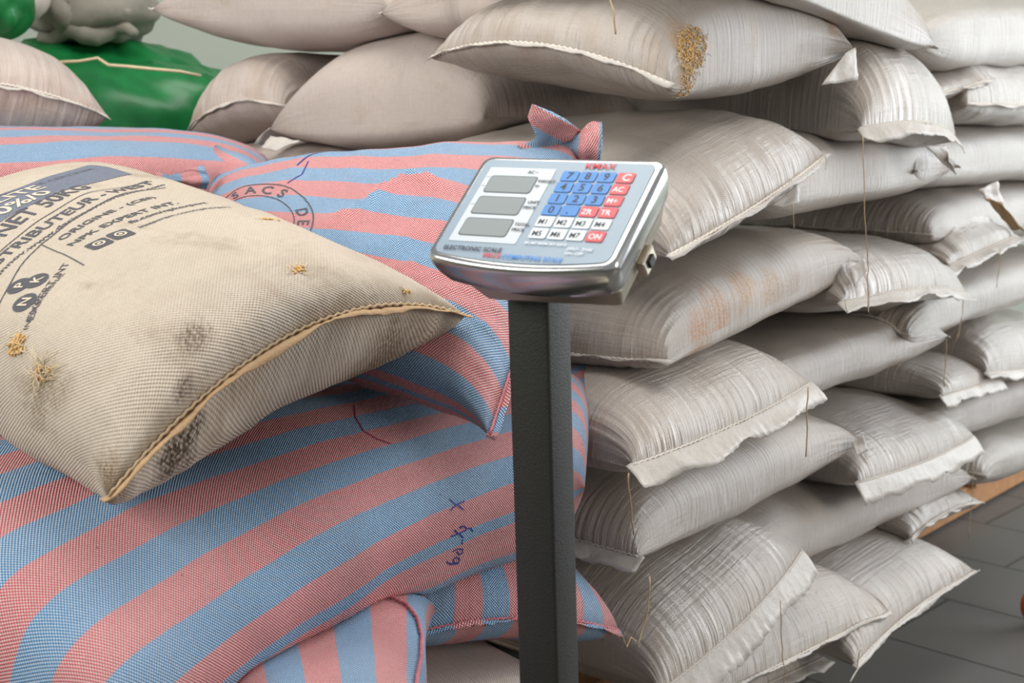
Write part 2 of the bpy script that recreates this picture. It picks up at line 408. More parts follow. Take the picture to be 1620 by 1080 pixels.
def surf(S, l, s, lift=.0006):
    """point on the sack skin at l metres along and s metres round"""
    la, sa = S.larc, S.sarc
    l = max(0, min(la[-1]-1e-6, l)); s = s % sa[-1]
    i = int(np.searchsorted(la, l, side='right')-1); i = max(0, min(S.nu-1, i)); fu = (l-la[i])/max(1e-9, la[i+1]-la[i])
    j = int(np.searchsorted(sa, s, side='right')-1); j = max(0, min(S.nt-1, j)); fv = (s-sa[j])/max(1e-9, sa[j+1]-sa[j])
    j2 = (j+1) % S.nt
    A, B, C_, D = S.pos[i][j], S.pos[i][j2], S.pos[i+1][j], S.pos[i+1][j2]
    p = A.lerp(B, fv).lerp(C_.lerp(D, fv), fu)
    n = (B-A).cross(C_-A)
    if n.length < 1e-12: n = S.Nn.copy()
    n.normalize()
    if n.dot(p-S.ctr) < 0: n = -n
    return p+n*lift, n
def locate(S, x, y):
    """(l, s) where the camera ray through a pixel meets the sack"""
    d = ray(x, y).normalized(); o = Vector((0, 0, CAMH))
    if not hasattr(S, 'bvh'):
        nt = S.nt; S.bvh = BVHTree.FromPolygons([p for r_ in S.pos for p in r_], [(i*nt+j, i*nt+(j+1) % nt, (i+1)*nt+(j+1) % nt, (i+1)*nt+j) for i in range(S.nu) for j in range(nt)])
    hit, nr, idx, dist = S.bvh.ray_cast(o, d)
    if hit is None:                                   # just off the silhouette: take the nearest skin point along the ray
        best = None
        for k in range(60):
            q = o+d*(1.1+k*.04); r_ = S.bvh.find_nearest(q)
            if best is None or r_[3] < best[1]: best = (r_, r_[3])
        hit, nr, idx, dist = best[0]
    i, j = divmod(idx, S.nt); la, sa = S.larc, S.sarc
    l, s = (la[i]+la[i+1])/2, (sa[j]+sa[j+1])/2; st = .004
    for _ in range(30):
        c = min(((surf(S, l+dl, s+ds, 0)[0]-hit).length, l+dl, s+ds) for dl, ds in ((0, 0), (st, 0), (-st, 0), (0, st), (0, -st)))
        if c[1:] == (l, s): st *= .5
        l, s = c[1], c[2]
    return l, s
def chain(S, pix):                                      # located points with the seam crossing at s = 0 unrolled
    out = []
    for p in pix:
        l, s = locate(S, *p); T0 = S.sarc[-1]
        if out: s += T0*round((out[-1][1]-s)/T0)
        out.append((l, s))
    return out
def edge_pts(S, side, n=40):
    i = 0 if side == 0 else S.nu
    row = S.pos[i][:S.nt//2+1]
    inner = S.pos[2 if side == 0 else S.nu-2]
    k = len(row); out = []
    for q in range(n+1):
        f = q/n*(k-1)
        # respace evenly by v
        out.append(f)
    acc = [0]
    for a, b in zip(row, row[1:]): acc.append(acc[-1]+(b-a).length)
    tot = acc[-1]; res = []
    for q in range(n+1):
        t = tot*q/n; a = max(0, min(k-2, int(np.searchsorted(acc, t, side='right')-1)))
        f = (t-acc[a])/max(1e-9, acc[a+1]-acc[a])
        p = row[a].lerp(row[a+1], f)
        top = inner[a]; bot = inner[(S.nt-a) % S.nt]
        res.append((p, ((p-top)+(p-bot)).normalized() if ((p-top)+(p-bot)).length > 1e-6 else S.L, S.sarc[a]+(S.sarc[a+1]-S.sarc[a])*f))
    return res
def hem(S, side, style='stitch', width=.012, droop=.0, mat='hem', seed=1, wave=.004, prof=None):
    """the sewn edge of a sack: a narrow rolled seam or a wide folded flap"""
    NQ = 90; E_ = edge_pts(S, side, NQ); sg = -1 if side == 0 else 1
    rnd = random.Random(seed*13+side)
    V = []; Fc = []; rows = 6 if width > .02 else 3
    if style == 'tape': rows = 3
    UV = []
    for q, (p, d, sv) in enumerate(E_):
        t = q/NQ
        dirn = (S.L*sg*(1-droop)*.9+d*.2+Vector((0, 0, -1))*droop).normalized()
        wd = width*(1+.35*noise.noise(Vector((t*5, seed, side))))
        if prof: wd = width*prof(t)
        wd = max(wd, .004)
        for r_ in range(rows):
            f = r_/(rows-1)
            wv = wave*f*noise.noise(Vector((t*9, seed*1.7, f*1.5)))*2.6
            wv += abs(noise.noise(Vector((t*22, f*5, seed*2.3))))*width*.22*f
            fold = Vector((0, 0, 1))*wv+Vector((0, 0, -1))*droop*.25*f*f*wd
            ext = (E_[-1][0]-E_[0][0]).normalized()*((t-.5)*2)**9*(.012 if width > .02 else .006)
            V.append(p-d*.004+dirn*wd*f+ext+fold-S.base); UV.append((wd*f, sv))
    for q in range(NQ):
        for r_ in range(rows-1):
            a = q*rows+r_; Fc.append((a, a+rows, a+rows+1, a+1))
    h = link('hem_flap' if width > .02 else 'seam_edge', V, Fc, mat, S.root, solid=.0016 if width < .02 else .0012)
    uvl = h.data.uv_layers.new(name='uv'); uvl.data.foreach_set('uv', [c for f_ in Fc for q in f_ for c in UV[q]])
    # stitching
    V, Fc = [], []
    pts = []
    for q, (p, d, sv) in enumerate(E_):
        z = .0012 if q % 2 else -.0012
        dirn = (S.L*sg*(1-droop)+Vector((0, 0, -1))*droop).normalized()
        pts.append(p+dirn*.003+Vector((0, 0, 1))*(.0022+z)-S.base)
    V, Fc = tube_data(pts, .0013 if width > .02 else .0021, 5)
    link('stitching', V, Fc, HEMT.get(mat, 'thread'), S.root)
    return h
def thread(S, pts, r=.0009, mat='thread', amp=.003):
    q = []; P_ = [Vector(p) for p in pts]
    for a, b in zip(P_, P_[1:]):
        n = max(3, int((b-a).length/.015))
        for k in range(n):
            p = a.lerp(b, k/n); q.append(p+Vector((noise.noise(p*40), noise.noise(p*40+Vector((9, 0, 0))), 0))*amp-S.base)
    q.append(P_[-1]-S.base)
    V, Fc = tube_data(q, r, 5); link('loose_thread', V, Fc, mat, S.root)

def conform(S, V2, fn, name, mat, lift=.0007, faces=None, maxlen=.012):
    """wrap a flat outline (2-d verts) round the sack skin through fn(x, y) -> (l, s)"""
    bm = bmesh.new()
    vs = [bm.verts.new((v[0], v[1], 0)) for v in V2]
    for f in faces:
        try: bm.faces.new([vs[i] for i in f])
        except ValueError: pass
    bmesh.ops.triangulate(bm, faces=bm.faces[:])
    for _ in range(4):
        ed = [e for e in bm.edges if e.calc_length() > maxlen]
        if not ed: break
        bmesh.ops.subdivide_edges(bm, edges=ed, cuts=1); bmesh.ops.triangulate(bm, faces=bm.faces[:])
    for v in bm.verts:
        l, s = fn(v.co.x, v.co.y); p, n = surf(S, l, s, lift); v.co = p-S.base
    bmesh.ops.recalc_face_normals(bm, faces=bm.faces[:])
    me = bpy.data.meshes.new(name); bm.to_mesh(me); bm.free(); me.materials.append(M[mat])
    o = bpy.data.objects.new(name, me); COL.objects.link(o); o.parent = S.root
    return o
def strip2(pts, wd):
    V = []; Fc = []
    for i, p in enumerate(pts):
        a = pts[max(0, i-1)]; b = pts[min(len(pts)-1, i+1)]
        dx, dy = b[0]-a[0], b[1]-a[1]; m = math.hypot(dx, dy) or 1
        V += [(p[0]-dy/m*wd/2, p[1]+dx/m*wd/2), (p[0]+dy/m*wd/2, p[1]-dx/m*wd/2)]
    for i in range(len(pts)-1): Fc.append((2*i, 2*i+1, 2*i+3, 2*i+2))
    return V, Fc
def merge2(parts):
    V = []; Fc = []
    for v, f in parts:
        b = len(V); V += list(v); Fc += [tuple(i+b for i in q) for q in f]
    return V, Fc
def shift2(d, x, y, rot=0, sx=1):
    c, s = math.cos(rot), math.sin(rot)
    return [(x+(v[0]*sx)*c-v[1]*s, y+(v[0]*sx)*s+v[1]*c) for v in d[0]], d[1]

GRP = 'white sacks of the tall stack'
# ================================================================== SETTING
o = link('floor', [(-6, -6, 0), (8, -6, 0), (8, 8, 0), (-6, 8, 0)], [(0, 1, 2, 3)], None, smooth=False)
c45, s45 = math.cos(R(-43.2)), math.sin(R(-43.2))
o.data.materials.append(mat_floor())
o.data.transform(Matrix.Rotation(R(43.2), 4, 'Z')); o.rotation_euler = (0, 0, R(-43.2)); o['kind'] = 'structure'
WN = Vector((.0, 1, 0))
wm = mat_wall()
v, f = box_data((0, 5.7, 1.6), (14, .15, 3.2)); o = link('wall_back', v, f, wm, smooth=False); o['kind'] = 'structure'
v, f = box_data((-3.2, 1, 1.6), (.15, 8, 3.2)); o = link('wall_left', v, f, wm, smooth=False); o['kind'] = 'structure'

# pallets under the tall stack
def pallet(center, ax, ay, sx, sy, label, h=.11):
    root = bpy.data.objects.new('wooden_pallet', None); COL.objects.link(root); root.location = center
    tag(root, label, 'pallet', 'pallets under the sacks')
    rot = Matrix((ax, ay, Vector((0, 0, 1)))).transposed()
    def bd(x, y, z, a, b, c, nm):
        v, f = box_data(rot @ Vector((x, y, z)), (a, b, c), rot); bevel(link(nm, v, f, 'wood', root, smooth=False), .002)
    for k in range(6): bd(-sx/2+.05+(sx-.1)*k/5, 0, h-.009, .095, sy, .018, 'deck_board')
    for y in (-sy/2+.05, 0, sy/2-.05): bd(0, y, h-.058, sx, .06, .08, 'bearer')
    return root
cA = P0+F*.55+G*.86
pallet(cA, F, G, 1.3, 1.0, 'wooden pallet mostly hidden under the near end of the white sack stack')
pallet(P0+F*2.18+G*.86, F, G, 1.25, 1.0, 'weathered wooden pallet with orange-brown side showing beneath the far white sacks')
# ================================================================== TALL STACK, bottom up
n_ = [0]
def H(lbl, e1, e2, off=0, off2=None, ln=.72, dz=0, **k):     # header: seam end on the face
    n_[0] += 1
    a0 = FP(*e1, off); a1 = FP(*e2, off if off2 is None else off2)
    b0 = a0+G*ln; b1 = a1+G*ln
    zc = (a0.z+a1.z)/2; b0.z = b0.z*.3+zc*.7+dz; b1.z = b1.z*.3+zc*.7+dz
    k.setdefault('nose', 4.5); k.setdefault('seed', n_[0]); k.setdefault('nt', 170); k.setdefault('pl', .0035)
    return sack(lbl, 'sack', a0, a1, b0, b1, **k)
def T_(lbl, e1, e2, off=0, off2=None, wd=.50, dz=0, **k):     # stretcher: long side on the face
    n_[0] += 1
    a0 = FP(*e1, off); b0 = FP(*e2, off if off2 is None else off2)
    a1 = a0+G*wd; b1 = b0+G*wd
    zc = (a0.z+b0.z)/2; a1.z = a0.z*.6+zc*.4+dz; b1.z = b0.z*.6+zc*.4+dz
    k.setdefault('nose', 5); k.setdefault('seed', n_[0])
    return sack(lbl, 'sack', a0, a1, b0, b1, **k)
FL = lambda w_=.045, d_=.55, **k: ('flap', w_, d_)

K = {}
def pile(lbl, grp, c, d, n, lx, wy, z0, step, T, seed):       # the older sacks the visible ones are stacked on
    d = Vector(d).normalized(); e_ = Vector((-d.y, d.x, 0))
    for k in range(n):
        q = Vector((c[0], c[1], z0+step*k))+d*(.02*((k*7) % 3-1))
        sack(lbl, 'sack', q-d*lx/2-e_*wy/2, q-d*lx/2+e_*wy/2, q+d*lx/2-e_*wy/2, q+d*lx/2+e_*wy/2, T=T, Tb=T, mat='back', seed=seed+k, nu=26, nt=36, group=grp, hemA=None)
q_ = P0+G*1.02+F*.36
pile('plain white sack deep in the stack, hidden behind the striped pile', 'sacks deep in the tall stack', (q_.x, q_.y), G, 6, .74, .5, .19, .165, .082, 201)
pile('plain white sack in the pile carrying the green bag', 'sacks carrying the green bag', (-1.1, 3.62), (1, .1, 0), 6, .95, .6, .09, .175, .088, 221)
pile('plain white sack in the pile carrying the flat striped sack', 'sacks carrying the flat striped sack', (-1.02, 2.62), (1, .1, 0), 5, .95, .6, .09, .178, .088, 241)
pile('plain white sack in the pile carrying the striped sacks', 'sacks carrying the striped sacks', (-.50, 1.86), (.76, .64, 0), 2, .62, .5, .085, .16, .08, 261)
K['R27'] = H('white sack resting on the floor tiles, outermost of the bottom layer, corner pointing right', (1352, 1052), (1542, 903), .10, .10, T=.10, Tb=.05, dz=.05, hemA=('edge', .014, .2), seamA=(-.0, -.02))
K['R26b'] = H('white sack barely showing beneath the lowest big sack, folded hem over the dark pallet gap', (1130, 1120), (1300, 1040), -.02, T=.05, Tb=.04, hemA=('flap', .03, .3))
K['R24'] = H('white sack squashed flat on the far pallet with a curved seam above the orange-brown wood', (1440, 850), (1552, 795), .0, T=.06, Tb=.05, hemA=('edge', .012, .2), seamA=(.02, 0))
K['R22'] = T_('small looking white sack sitting on the far end of the wooden pallet', (1560, 752), (1760, 690), .02, T=.07, Tb=.06)
K['R26'] = H('white sack with pointed right corner in the second layer up from the floor', (1120, 1105), (1392, 972), .06, T=.13, Tb=.05, hemA=('edge', .010, .2))
K['R23'] = T_('long white sack lying level above the floor-corner sack, right ear near the pallet', (1190, 900), (1540, 757), .0, T=.085, Tb=.07, hemB=('edge', .012, .1))
K['R25'] = H('white sack at the stack foot with a wide crumpled white hem', (1040, 1095), (1266, 872), .05, .03, T=.12, Tb=.06, hemA=('flap', .05, .55), seamA=(-.0, .02))
K['R21'] = T_('long white sack low on the right, above the far pallet sacks', (1480, 690), (1740, 600), .0, T=.075, Tb=.065)
K['R19'] = T_('white sack low at the stack corner, twisted hem on its left end', (1010, 880), (1362, 700), .02, T=.09, Tb=.06, hemA=('flap', .04, .3))
K['R20'] = H('white sack with a long drooping pale flap, centre right low in the stack', (1358, 762), (1540, 690), .03, T=.10, Tb=.05, hemA=('flap', .045, .6), seamA=(.0, .02))
K['R18'] = H('white sack at the right frame edge, hem just above the long low sack', (1560, 590), (1740, 575), .0, T=.145, Tb=.05, hemA=('flap', .025, .4))
K['R17'] = H('short-looking white sack wedged between larger ones, pale flap facing right', (1490, 625), (1580, 600), .0, T=.065, Tb=.03, hemA=('flap', .03, .5))
K['R15'] = T_('long white sack with warm satin shine, pointed right ear in mid stack', (1215, 630), (1498, 532), .0, T=.07, Tb=.065, hemB=('edge', .01, .1))
K['R16'] = H('white sack at the stack corner with a long straight white hem strip', (1000, 735), (1280, 605), .05, T=.11, Tb=.06, hemA=('flap', .042, .45), seamA=(.0, .02))
K['R14'] = T_('long shiny white sack at the right, below the stained brown hem sack', (1440, 530), (1740, 420), .0, T=.075, Tb=.06)
K['R11'] = T_('white sack with an orange-brown rust stain on its long side', (1056, 572), (1372, 420), .02, T=.105, Tb=.05, mat='white_stained', hemA=('edge', .012, .1), nu=80, nt=220, pl=.004, seamA=(-.01, .03))
K['R12'] = H('plump white sack with wavy double hem, right of the rust-stained sack', (1330, 480), (1528, 465), .03, T=.12, Tb=.04, hemA=('flap', .03, .4), seamA=(.025, .03))
K['R10'] = T_('white sack at the right edge with a brown-stained torn hem running down it', (1475, 372), (1760, 330), -.03, T=.095, Tb=.06)
K['R13'] = H('white sack with a pale folded hem lying under the brown-hemmed sack', (1500, 420), (1606, 372), .0, T=.07, Tb=.05, hemA=('flap', .03, .35))
K['R8'] = T_('long shiny white sack with a seam ear near its right end, below the scalloped flap', (1225, 305), (1514, 262), .0, T=.105, Tb=.07, hemB=('edge', .014, .1))
K['R9'] = T_('long white sack running off the right edge, level with the shiny seam-eared sack', (1450, 270), (1780, 250), -.02, T=.10, Tb=.055)
K['R2'] = H('big white sack behind the scale display, ribbed seam rising to its right ear', (1058, 405), (1304, 246), .03, T=.13, Tb=.05, nu=100, nt=260, pl=.0045, ln=.66, hemA=('edge', .014, .2), wr=.006, seamA=(.0, .015))
K['R5'] = H('white sack with a scalloped silver-edged flap, right of the topmost big sack', (1362, 205), (1512, 222), .03, T=.205, Tb=.035, hemA=('flap', .032, .5), seamA=(.025, .03), nu=80, nt=220, pl=.004)
K['R7'] = H('white sack cut by the right frame edge below the topmost row, knotted ear', (1530, 165), (1740, 170), .0, T=.135, Tb=.055, hemA=('edge', .012, .2))
K['R6'] = H('white sack corner peeking out right of the scalloped-flap sack', (1480, 150), (1566, 130), -.02, T=.05, Tb=.045, hemA=('edge', .01, .2))
K['R1'] = sack('topmost big white sack with sprouted grain on its front shoulder', 'sack', LP(683, 92), LP(1062, 135, .0), LP(683, 92)+F*.86+Vector((0, 0, .03)), FP(1350, 78, .02),
    T=.155, Tb=.065, mat='white_sprout', nu=100, nt=260, pl=.0045, seed=31, hemA=('edge', .012, .1), seamA=(.045, .02), wr=.006, nose=2.4)
K['R4'] = T_('shiny white sack in the top right corner of the photo', (1465, 60), (1860, 50), .0, T=.10, Tb=.10)
K['R3'] = T_('white sack along the top right, its right end seam curving down', (1120, -85), (1478, 75), .05, T=.16, Tb=.02, seed=33, hemB=('edge', .010, .0))
# left face of the stack
K['B6'] = sack('white sack sliver under the round-ended sack, behind the striped pile', 'sack', P(300, 262, 3.15), P(520, 262, 2.85), P(300, 262, 3.15)+F*.7, P(520, 262, 2.85)+F*.7, T=.05, Tb=.06, mat='back', seed=41)
K['B3'] = sack('round-ended white sack between the green bag and the fat pale sack', 'sack', P(298, 212, 3.12), P(452, 170, 2.98), P(298, 212, 3.12)+F*.75, P(452, 170, 2.98)+F*.75,
    T=.135, Tb=.05, mat='back', seed=42, seamA=(.035, .02), hemA=('edge', .010, .1), wr=.003, nt=200, pl=.0045)
K['B4'] = sack('fat pale sack behind the striped pile, left of the topmost big sack', 'sack', P(428, 205, 2.92), P(428, 205, 2.92)+F*.5, P(765, 185, 2.66), P(765, 185, 2.66)+F*.5,
    T=.19, Tb=.06, mat='back', seed=43, nose=2.2, hemA=('flap', .04, .4))
K['B1'] = sack('long pale sack along the top left with a pointed left ear', 'sack', P(242, 15, 3.15), P(242, 15, 3.15)+F*.5, P(612, 12, 2.78), P(612, 12, 2.78)+F*.5,
    T=.12, Tb=.085, mat='back', seed=44, nose=2.2, hemA=('edge', .014, .1))
K['B2'] = sack('pale sack at the top centre, left of the topmost big sack', 'sack', P(603, 22, 2.76), P(603, 22, 2.76)+F*.5, P(900, -40, 2.45), P(900, -40, 2.45)+F*.5,
    T=.12, Tb=.07, mat='back', seed=45, nose=2.8, hemA=('edge', .012, .1))
# ================================================================== LEFT PILE
GS = 'striped sacks of the front pile'
Z = Vector((0, 0, 1))
E1 = Vector((.76, .64, 0)).normalized(); E2 = Vector((-.64, .76, 0)).normalized()
# unseen footing of the pile, only its topmost sack shows below the striped ones
def slab(lbl, x, y, z, lx, wy, T, seed, ang=40, mat='back', **k):
    a = R(ang); d = Vector((math.cos(a), math.sin(a), 0)); e_ = Vector((-d.y, d.x, 0)); c = Vector((x, y, z))
    return sack(lbl, 'sack', c-d*lx/2-e_*wy/2, c-d*lx/2+e_*wy/2, c+d*lx/2-e_*wy/2, c+d*lx/2+e_*wy/2, T=T, Tb=T, mat=mat, seed=seed, nu=36, nt=48, group='white sacks beneath the striped pile', **k)
slab('white sack beneath the front striped sacks, at the bottom edge of the picture', -.30, 2.02, .36, .62, .60, .10, 51)
SH = ('edge', .012, .2, 'stripe2')
K['S5'] = sack('bottom striped sack with a level seam, frayed ear right of the scale post', 'sack',
    P(610, 1012, 1.86), P(978, 998, 2.12), P(610, 1012, 1.86)+Vector((-.28, .55, .02)), P(978, 998, 2.12)+Vector((-.28, .55, .02)), T=.10, Tb=.06, mat='stripe2', seed=52, group=GS, nu=72, nt=96,
    hemA=SH, seamA=(.035, .02), wr=.006)
K['S4'] = sack('striped sack at the bottom edge, its curved side seam left of the level-seamed sack', 'sack',
    P(360, 1330, 1.30), P(680, 1290, 1.42), P(280, 975, 1.85), P(690, 965, 1.90), T=.09, Tb=.08, mat='stripe2', seed=53, group=GS, nu=72, nt=96, hemA=SH, nose=4)
K['S3'] = sack('largest pink and blue striped sack with 96-kg handwritten in blue', 'sack',
    P(170, 1250, 1.30), P(-360, 830, 1.72), P(925, 772, 2.0), P(935, 640, 2.34), T=.125, Tb=.155, mat='stripe', seed=54, group=GS, nu=120, nt=150, nose=14, shrink=.0, e=.85, bend=(-.035, .045, .022), hemA=('edge', .014, .1, 'stripe'))
K['S1'] = sack('flat topped striped sack at the back left, under the white sack', 'sack',
    P(420, 285, 2.45), P(430, 262, 3.0), P(-420, 330, 2.15), P(-420, 250, 2.9), T=.085, Tb=.16, mat='stripe3', seed=55, group=GS, nu=72, nt=96, nose=4, hemA=SH)
K['S2'] = sack('sloping striped sack with a folded crease and a black ring stamp, leaning behind the scale', 'sack',
    P(772, 688, 1.80), P(925, 225, 2.30), P(330, 520, 2.05), P(330, 290, 2.55), T=.10, Tb=.09, mat='stripe2', seed=56, group=GS, nu=130, nt=160, nose=3.6, wr=.007, e=.75, hemA=('edge', .014, .1, 'stripe'))
K['L1'] = sack('white sack with a sagging seam at the far left edge', 'sack',
    P(-170, 130, 2.75), P(170, 186, 2.95), P(-170, 130, 2.75)+Vector((-.35, .6, 0)), P(170, 186, 2.95)+Vector((-.35, .6, 0)), T=.14, Tb=.13, mat='back', seed=57, nose=3, e=.8, seamA=(.03, .02), hemA=('edge', .012, .1), wr=.003, nt=200, pl=.0045, group='white sacks at the far left')
K['T'] = sack('beige sack with black printed lettering and brown hem tape, lying on the striped sacks', 'sack',
    P(170, 785, 1.45), P(735, 500, 1.88), P(170, 785, 1.45)+Vector((-.62, .50, .16)), P(735, 500, 1.88)+Vector((-.62, .50, .16)),
    T=.125, Tb=.13, mat='tan', seed=58, nu=140, nt=180, nose=3.2, noseB=9, shrink=.09, e=.78, seamA=(.085, .0), wr=.004, lump=.007, group=None, hemA=('tape', .016, .1, 'tanhem'), name='printed_sack')
# ------------------------------------------------------------------ creases pressed into a finished skin
def crease(S, pix, amp, w_up=.03, w_dn=.004, lifts=None):
    pts = chain(S, pix)
    me = S.body.data; nt = S.nt
    NL = [[surf(S, S.larc[i], S.sarc[j], 0)[1] for j in range(nt)] for i in range(S.nu+1)]
    for i in range(S.nu+1):
        for j in range(nt):
            l, s = S.larc[i], S.sarc[j]; best = None
            for k, (a, b) in enumerate(zip(pts, pts[1:])):
                dx, dy = b[0]-a[0], b[1]-a[1]; m2 = dx*dx+dy*dy
                t = ((l-a[0])*dx+(s-a[1])*dy)/m2; tc = max(0, min(1, t))
                ex, ey = l-a[0]-dx*tc, s-a[1]-dy*tc; d = math.hypot(ex, ey)
                if best is None or d < best[0]: best = (d, (ex*dy-ey*dx), (k+tc)/(len(pts)-1))
            d, sg, tt = best
            if d > .12: continue
            h = amp*math.exp(-d/(w_up if sg < 0 else w_dn))*min(1, tt*5, (1-tt)*5+.05)
            if h > 1e-4: S.pos[i][j] = S.pos[i][j]+NL[i][j]*h
    me.vertices.foreach_set('co', [c for r_ in S.pos for p in r_ for c in (p-S.base)]); me.update()
    if hasattr(S, 'bvh'): del S.bvh
S2 = K['S2']
crease(S2, [(500, 352), (545, 345), (590, 322), (620, 300), (655, 283), (690, 292), (740, 300)], .022, .035, .009)
crease(S2, [(560, 335), (600, 330), (640, 318), (700, 312)], .007, .012, .003)
for q, a in (([(590, 432), (640, 420), (690, 405)], .006), ([(600, 450), (650, 437), (720, 432)], .006), ([(610, 395), (660, 372), (720, 350)], .005), ([(640, 470), (700, 455), (790, 462)], .006), ([(690, 478), (740, 480), (800, 492)], .005),
             ([(560, 400), (610, 380), (680, 350)], .004), ([(660, 510), (720, 512), (790, 520)], .004)):
    crease(S2, q, a, .008, .003)
# ------------------------------------------------------------------ small fabric pieces
def patch(S, corners, mat, name='hem_flap', amp=.003, n=8, thick=.0012):
    """a loose piece of sacking between four world points"""
    a, b, c, d = [Vector(q) for q in corners]; V = []; Fc = []
    nn = (b-a).cross(d-a).normalized()
    for i in range(n+1):
        for j in range(n+1):
            u, v = i/n, j/n; p = a.lerp(b, u).lerp(d.lerp(c, u), v)
            p += nn*amp*(noise.noise(p*35)+.8*abs(noise.noise(p*80)))*2; V.append(p-S.base)
    for i in range(n):
        for j in range(n): q = i*(n+1)+j; Fc.append((q, q+1, q+n+2, q+n+1))
    return link(name, V, Fc, mat, S.root, solid=thick)
def twist(S, p0, p1, r, mat, name='twisted_ear', flare=.5, lobes=5, seed=1, p15=None):
    """a crumpled corner of sacking, gathered where it is tied and flaring at its tip"""
    p0, p1 = Vector(p0), Vector(p1); d = (p1-p0); L_ = d.length; d.normalize()
    a = d.orthogonal().normalized(); b = d.cross(a); V = []; Fc = []; n = 26; m = 18
    for i in range(m+1):
        t = i/m
        rr = r*(1-.55*math.sin(math.pi*min(1, t*1.5))+flare*t*t)
        if i in (0, m): rr *= .25
        for k in range(n):
            th = 2*math.pi*k/n+t*1.3
            q = rr*(1+.32*math.sin(lobes*th+seed)+.25*noise.noise(Vector((math.cos(th)*2, math.sin(th)*2, t*4+seed))))
            V.append(p0+d*(L_*t)+a*math.cos(th)*q*1.25+b*math.sin(th)*q*.8-S.base)
    for i in range(m):
        for k in range(n): Fc.append((i*n+k, i*n+(k+1) % n, (i+1)*n+(k+1) % n, (i+1)*n+k))
    Fc.append(tuple(range(n))[::-1]); Fc.append(tuple(m*n+k for k in range(n)))
    o = link(name, V, Fc, mat, S.root)
    me = o.data; uvl = me.uv_layers.new(name='uv'); dat = []
    for f in Fc:
        for q in f: i, k = divmod(q, n); dat += [k*.006, i*L_/m*1.5]
    uvl.data.foreach_set('uv', dat); return o
# twisted top ear of the sloping striped sack
twist(S2, P(848, 250, 2.25), P(884, 182, 2.25), .030, 'stripe2', seed=2, flare=.1, lobes=2)
twist(S2, P(872, 228, 2.27), P(952, 236, 2.27), .026, 'stripe2', seed=5, flare=.6, lobes=2)
twist(K['S1'], P(245, 284, 2.32), P(330, 282, 2.36), .011, 'stripe2', seed=7, lobes=3)
patch(K['R1'], [FP(1338, 84, .02), FP(1354, 74, .025), FP(1357, 126, .035), FP(1300, 134, .02)], 'hem', 'hem_flap')
patch(K['R2'], [FP(1222, 324, .03), FP(1264, 288, .035), FP(1263, 322, .045), FP(1240, 326, .04)], 'hem', 'hem_flap')
patch(K['R11'], [FP(1345, 425, .03), FP(1368, 408, .04), FP(1372, 428, .045), FP(1352, 452, .04)], 'hem', 'hem_flap')
patch(K['R8'], [FP(1462, 230, .06), FP(1500, 230, .07), FP(1503, 252, .08), FP(1514, 277, .07)], 'hem', 'hem_flap')
patch(K['R19'], [FP(1350, 700, .03), FP(1366, 686, .04), FP(1374, 712, .045), FP(1356, 720, .04)], 'hem', 'hem_flap')
tw = K['R10']
patch(tw, [FP(1548, 300, .02), FP(1578, 286, .03), FP(1590, 322, .04), FP(1562, 318, .03)], 'hem', 'hem_flap')
patch(tw, [FP(1560, 314, .03), FP(1585, 322, .05), FP(1622, 368, .05), FP(1600, 364, .03)], 'brownhem', 'hem_flap', .004)
patch(K['B4'], [P(412, 232, 2.86), P(428, 215, 2.88), P(475, 222, 2.84), P(436, 238, 2.83)], 'hem', 'hem_flap')
# loose threads hanging out of the seams
def hang(S, pix, off, mat='thread', r=.0009): thread(S, [FP(x, y, o) for (x, y), o in zip(pix, off if isinstance(off, (list, tuple)) else [off]*len(pix))], r, mat)
hang(K['R5'], [(1365, 214), (1365, 260), (1368, 330), (1372, 400), (1373, 490)], .12)
hang(K['R16'], [(1277, 612), (1277, 660), (1275, 722)], .11, r=.0013)
hang(K['R16'], [(993, 748), (995, 780), (999, 812), (1003, 846)], .13, r=.0013)
hang(K['R19'], [(1028, 912), (1026, 950), (1020, 990), (1008, 1022)], .13, r=.0013)
hang(K['S5'], [(984, 1004), (992, 1024), (998, 1008), (1006, 1014)], .12, r=.0012)
hang(K['R23'], [(1236, 950), (1236, 1000), (1238, 1040), (1244, 1058), (1240, 1080)], .14)
hang(K['R15'], [(1497, 535), (1496, 575), (1494, 612)], .06)
hang(K['R12'], [(1524, 474), (1522, 505), (1512, 541)], .07)
hang(K['R13'], [(1582, 392), (1580, 430), (1577, 455)], .05)
hang(K['R2'], [(1256, 322), (1254, 345), (1256, 362)], .06)
hang(K['R12'], [(1338, 470), (1338, 485), (1341, 494)], .08, 'whitethread'); hang(K['R12'], [(1374, 455), (1375, 478), (1374, 494)], .10, 'whitethread')
hang(K['R2'], [(1304, 246), (1309, 256), (1306, 268)], .05, 'whitethread')
hang(K['R27'], [(1350, 1045), (1362, 1020), (1356, 1058), (1345, 1078)], .14, 'whitethread', .0016)
hang(K['R24'], [(1540, 742), (1538, 790), (1532, 850)], .0)
thread(K['R1'], [LP(962, -8, .10), LP(972, 22, .10), LP(974, 54, .10)], .0016)
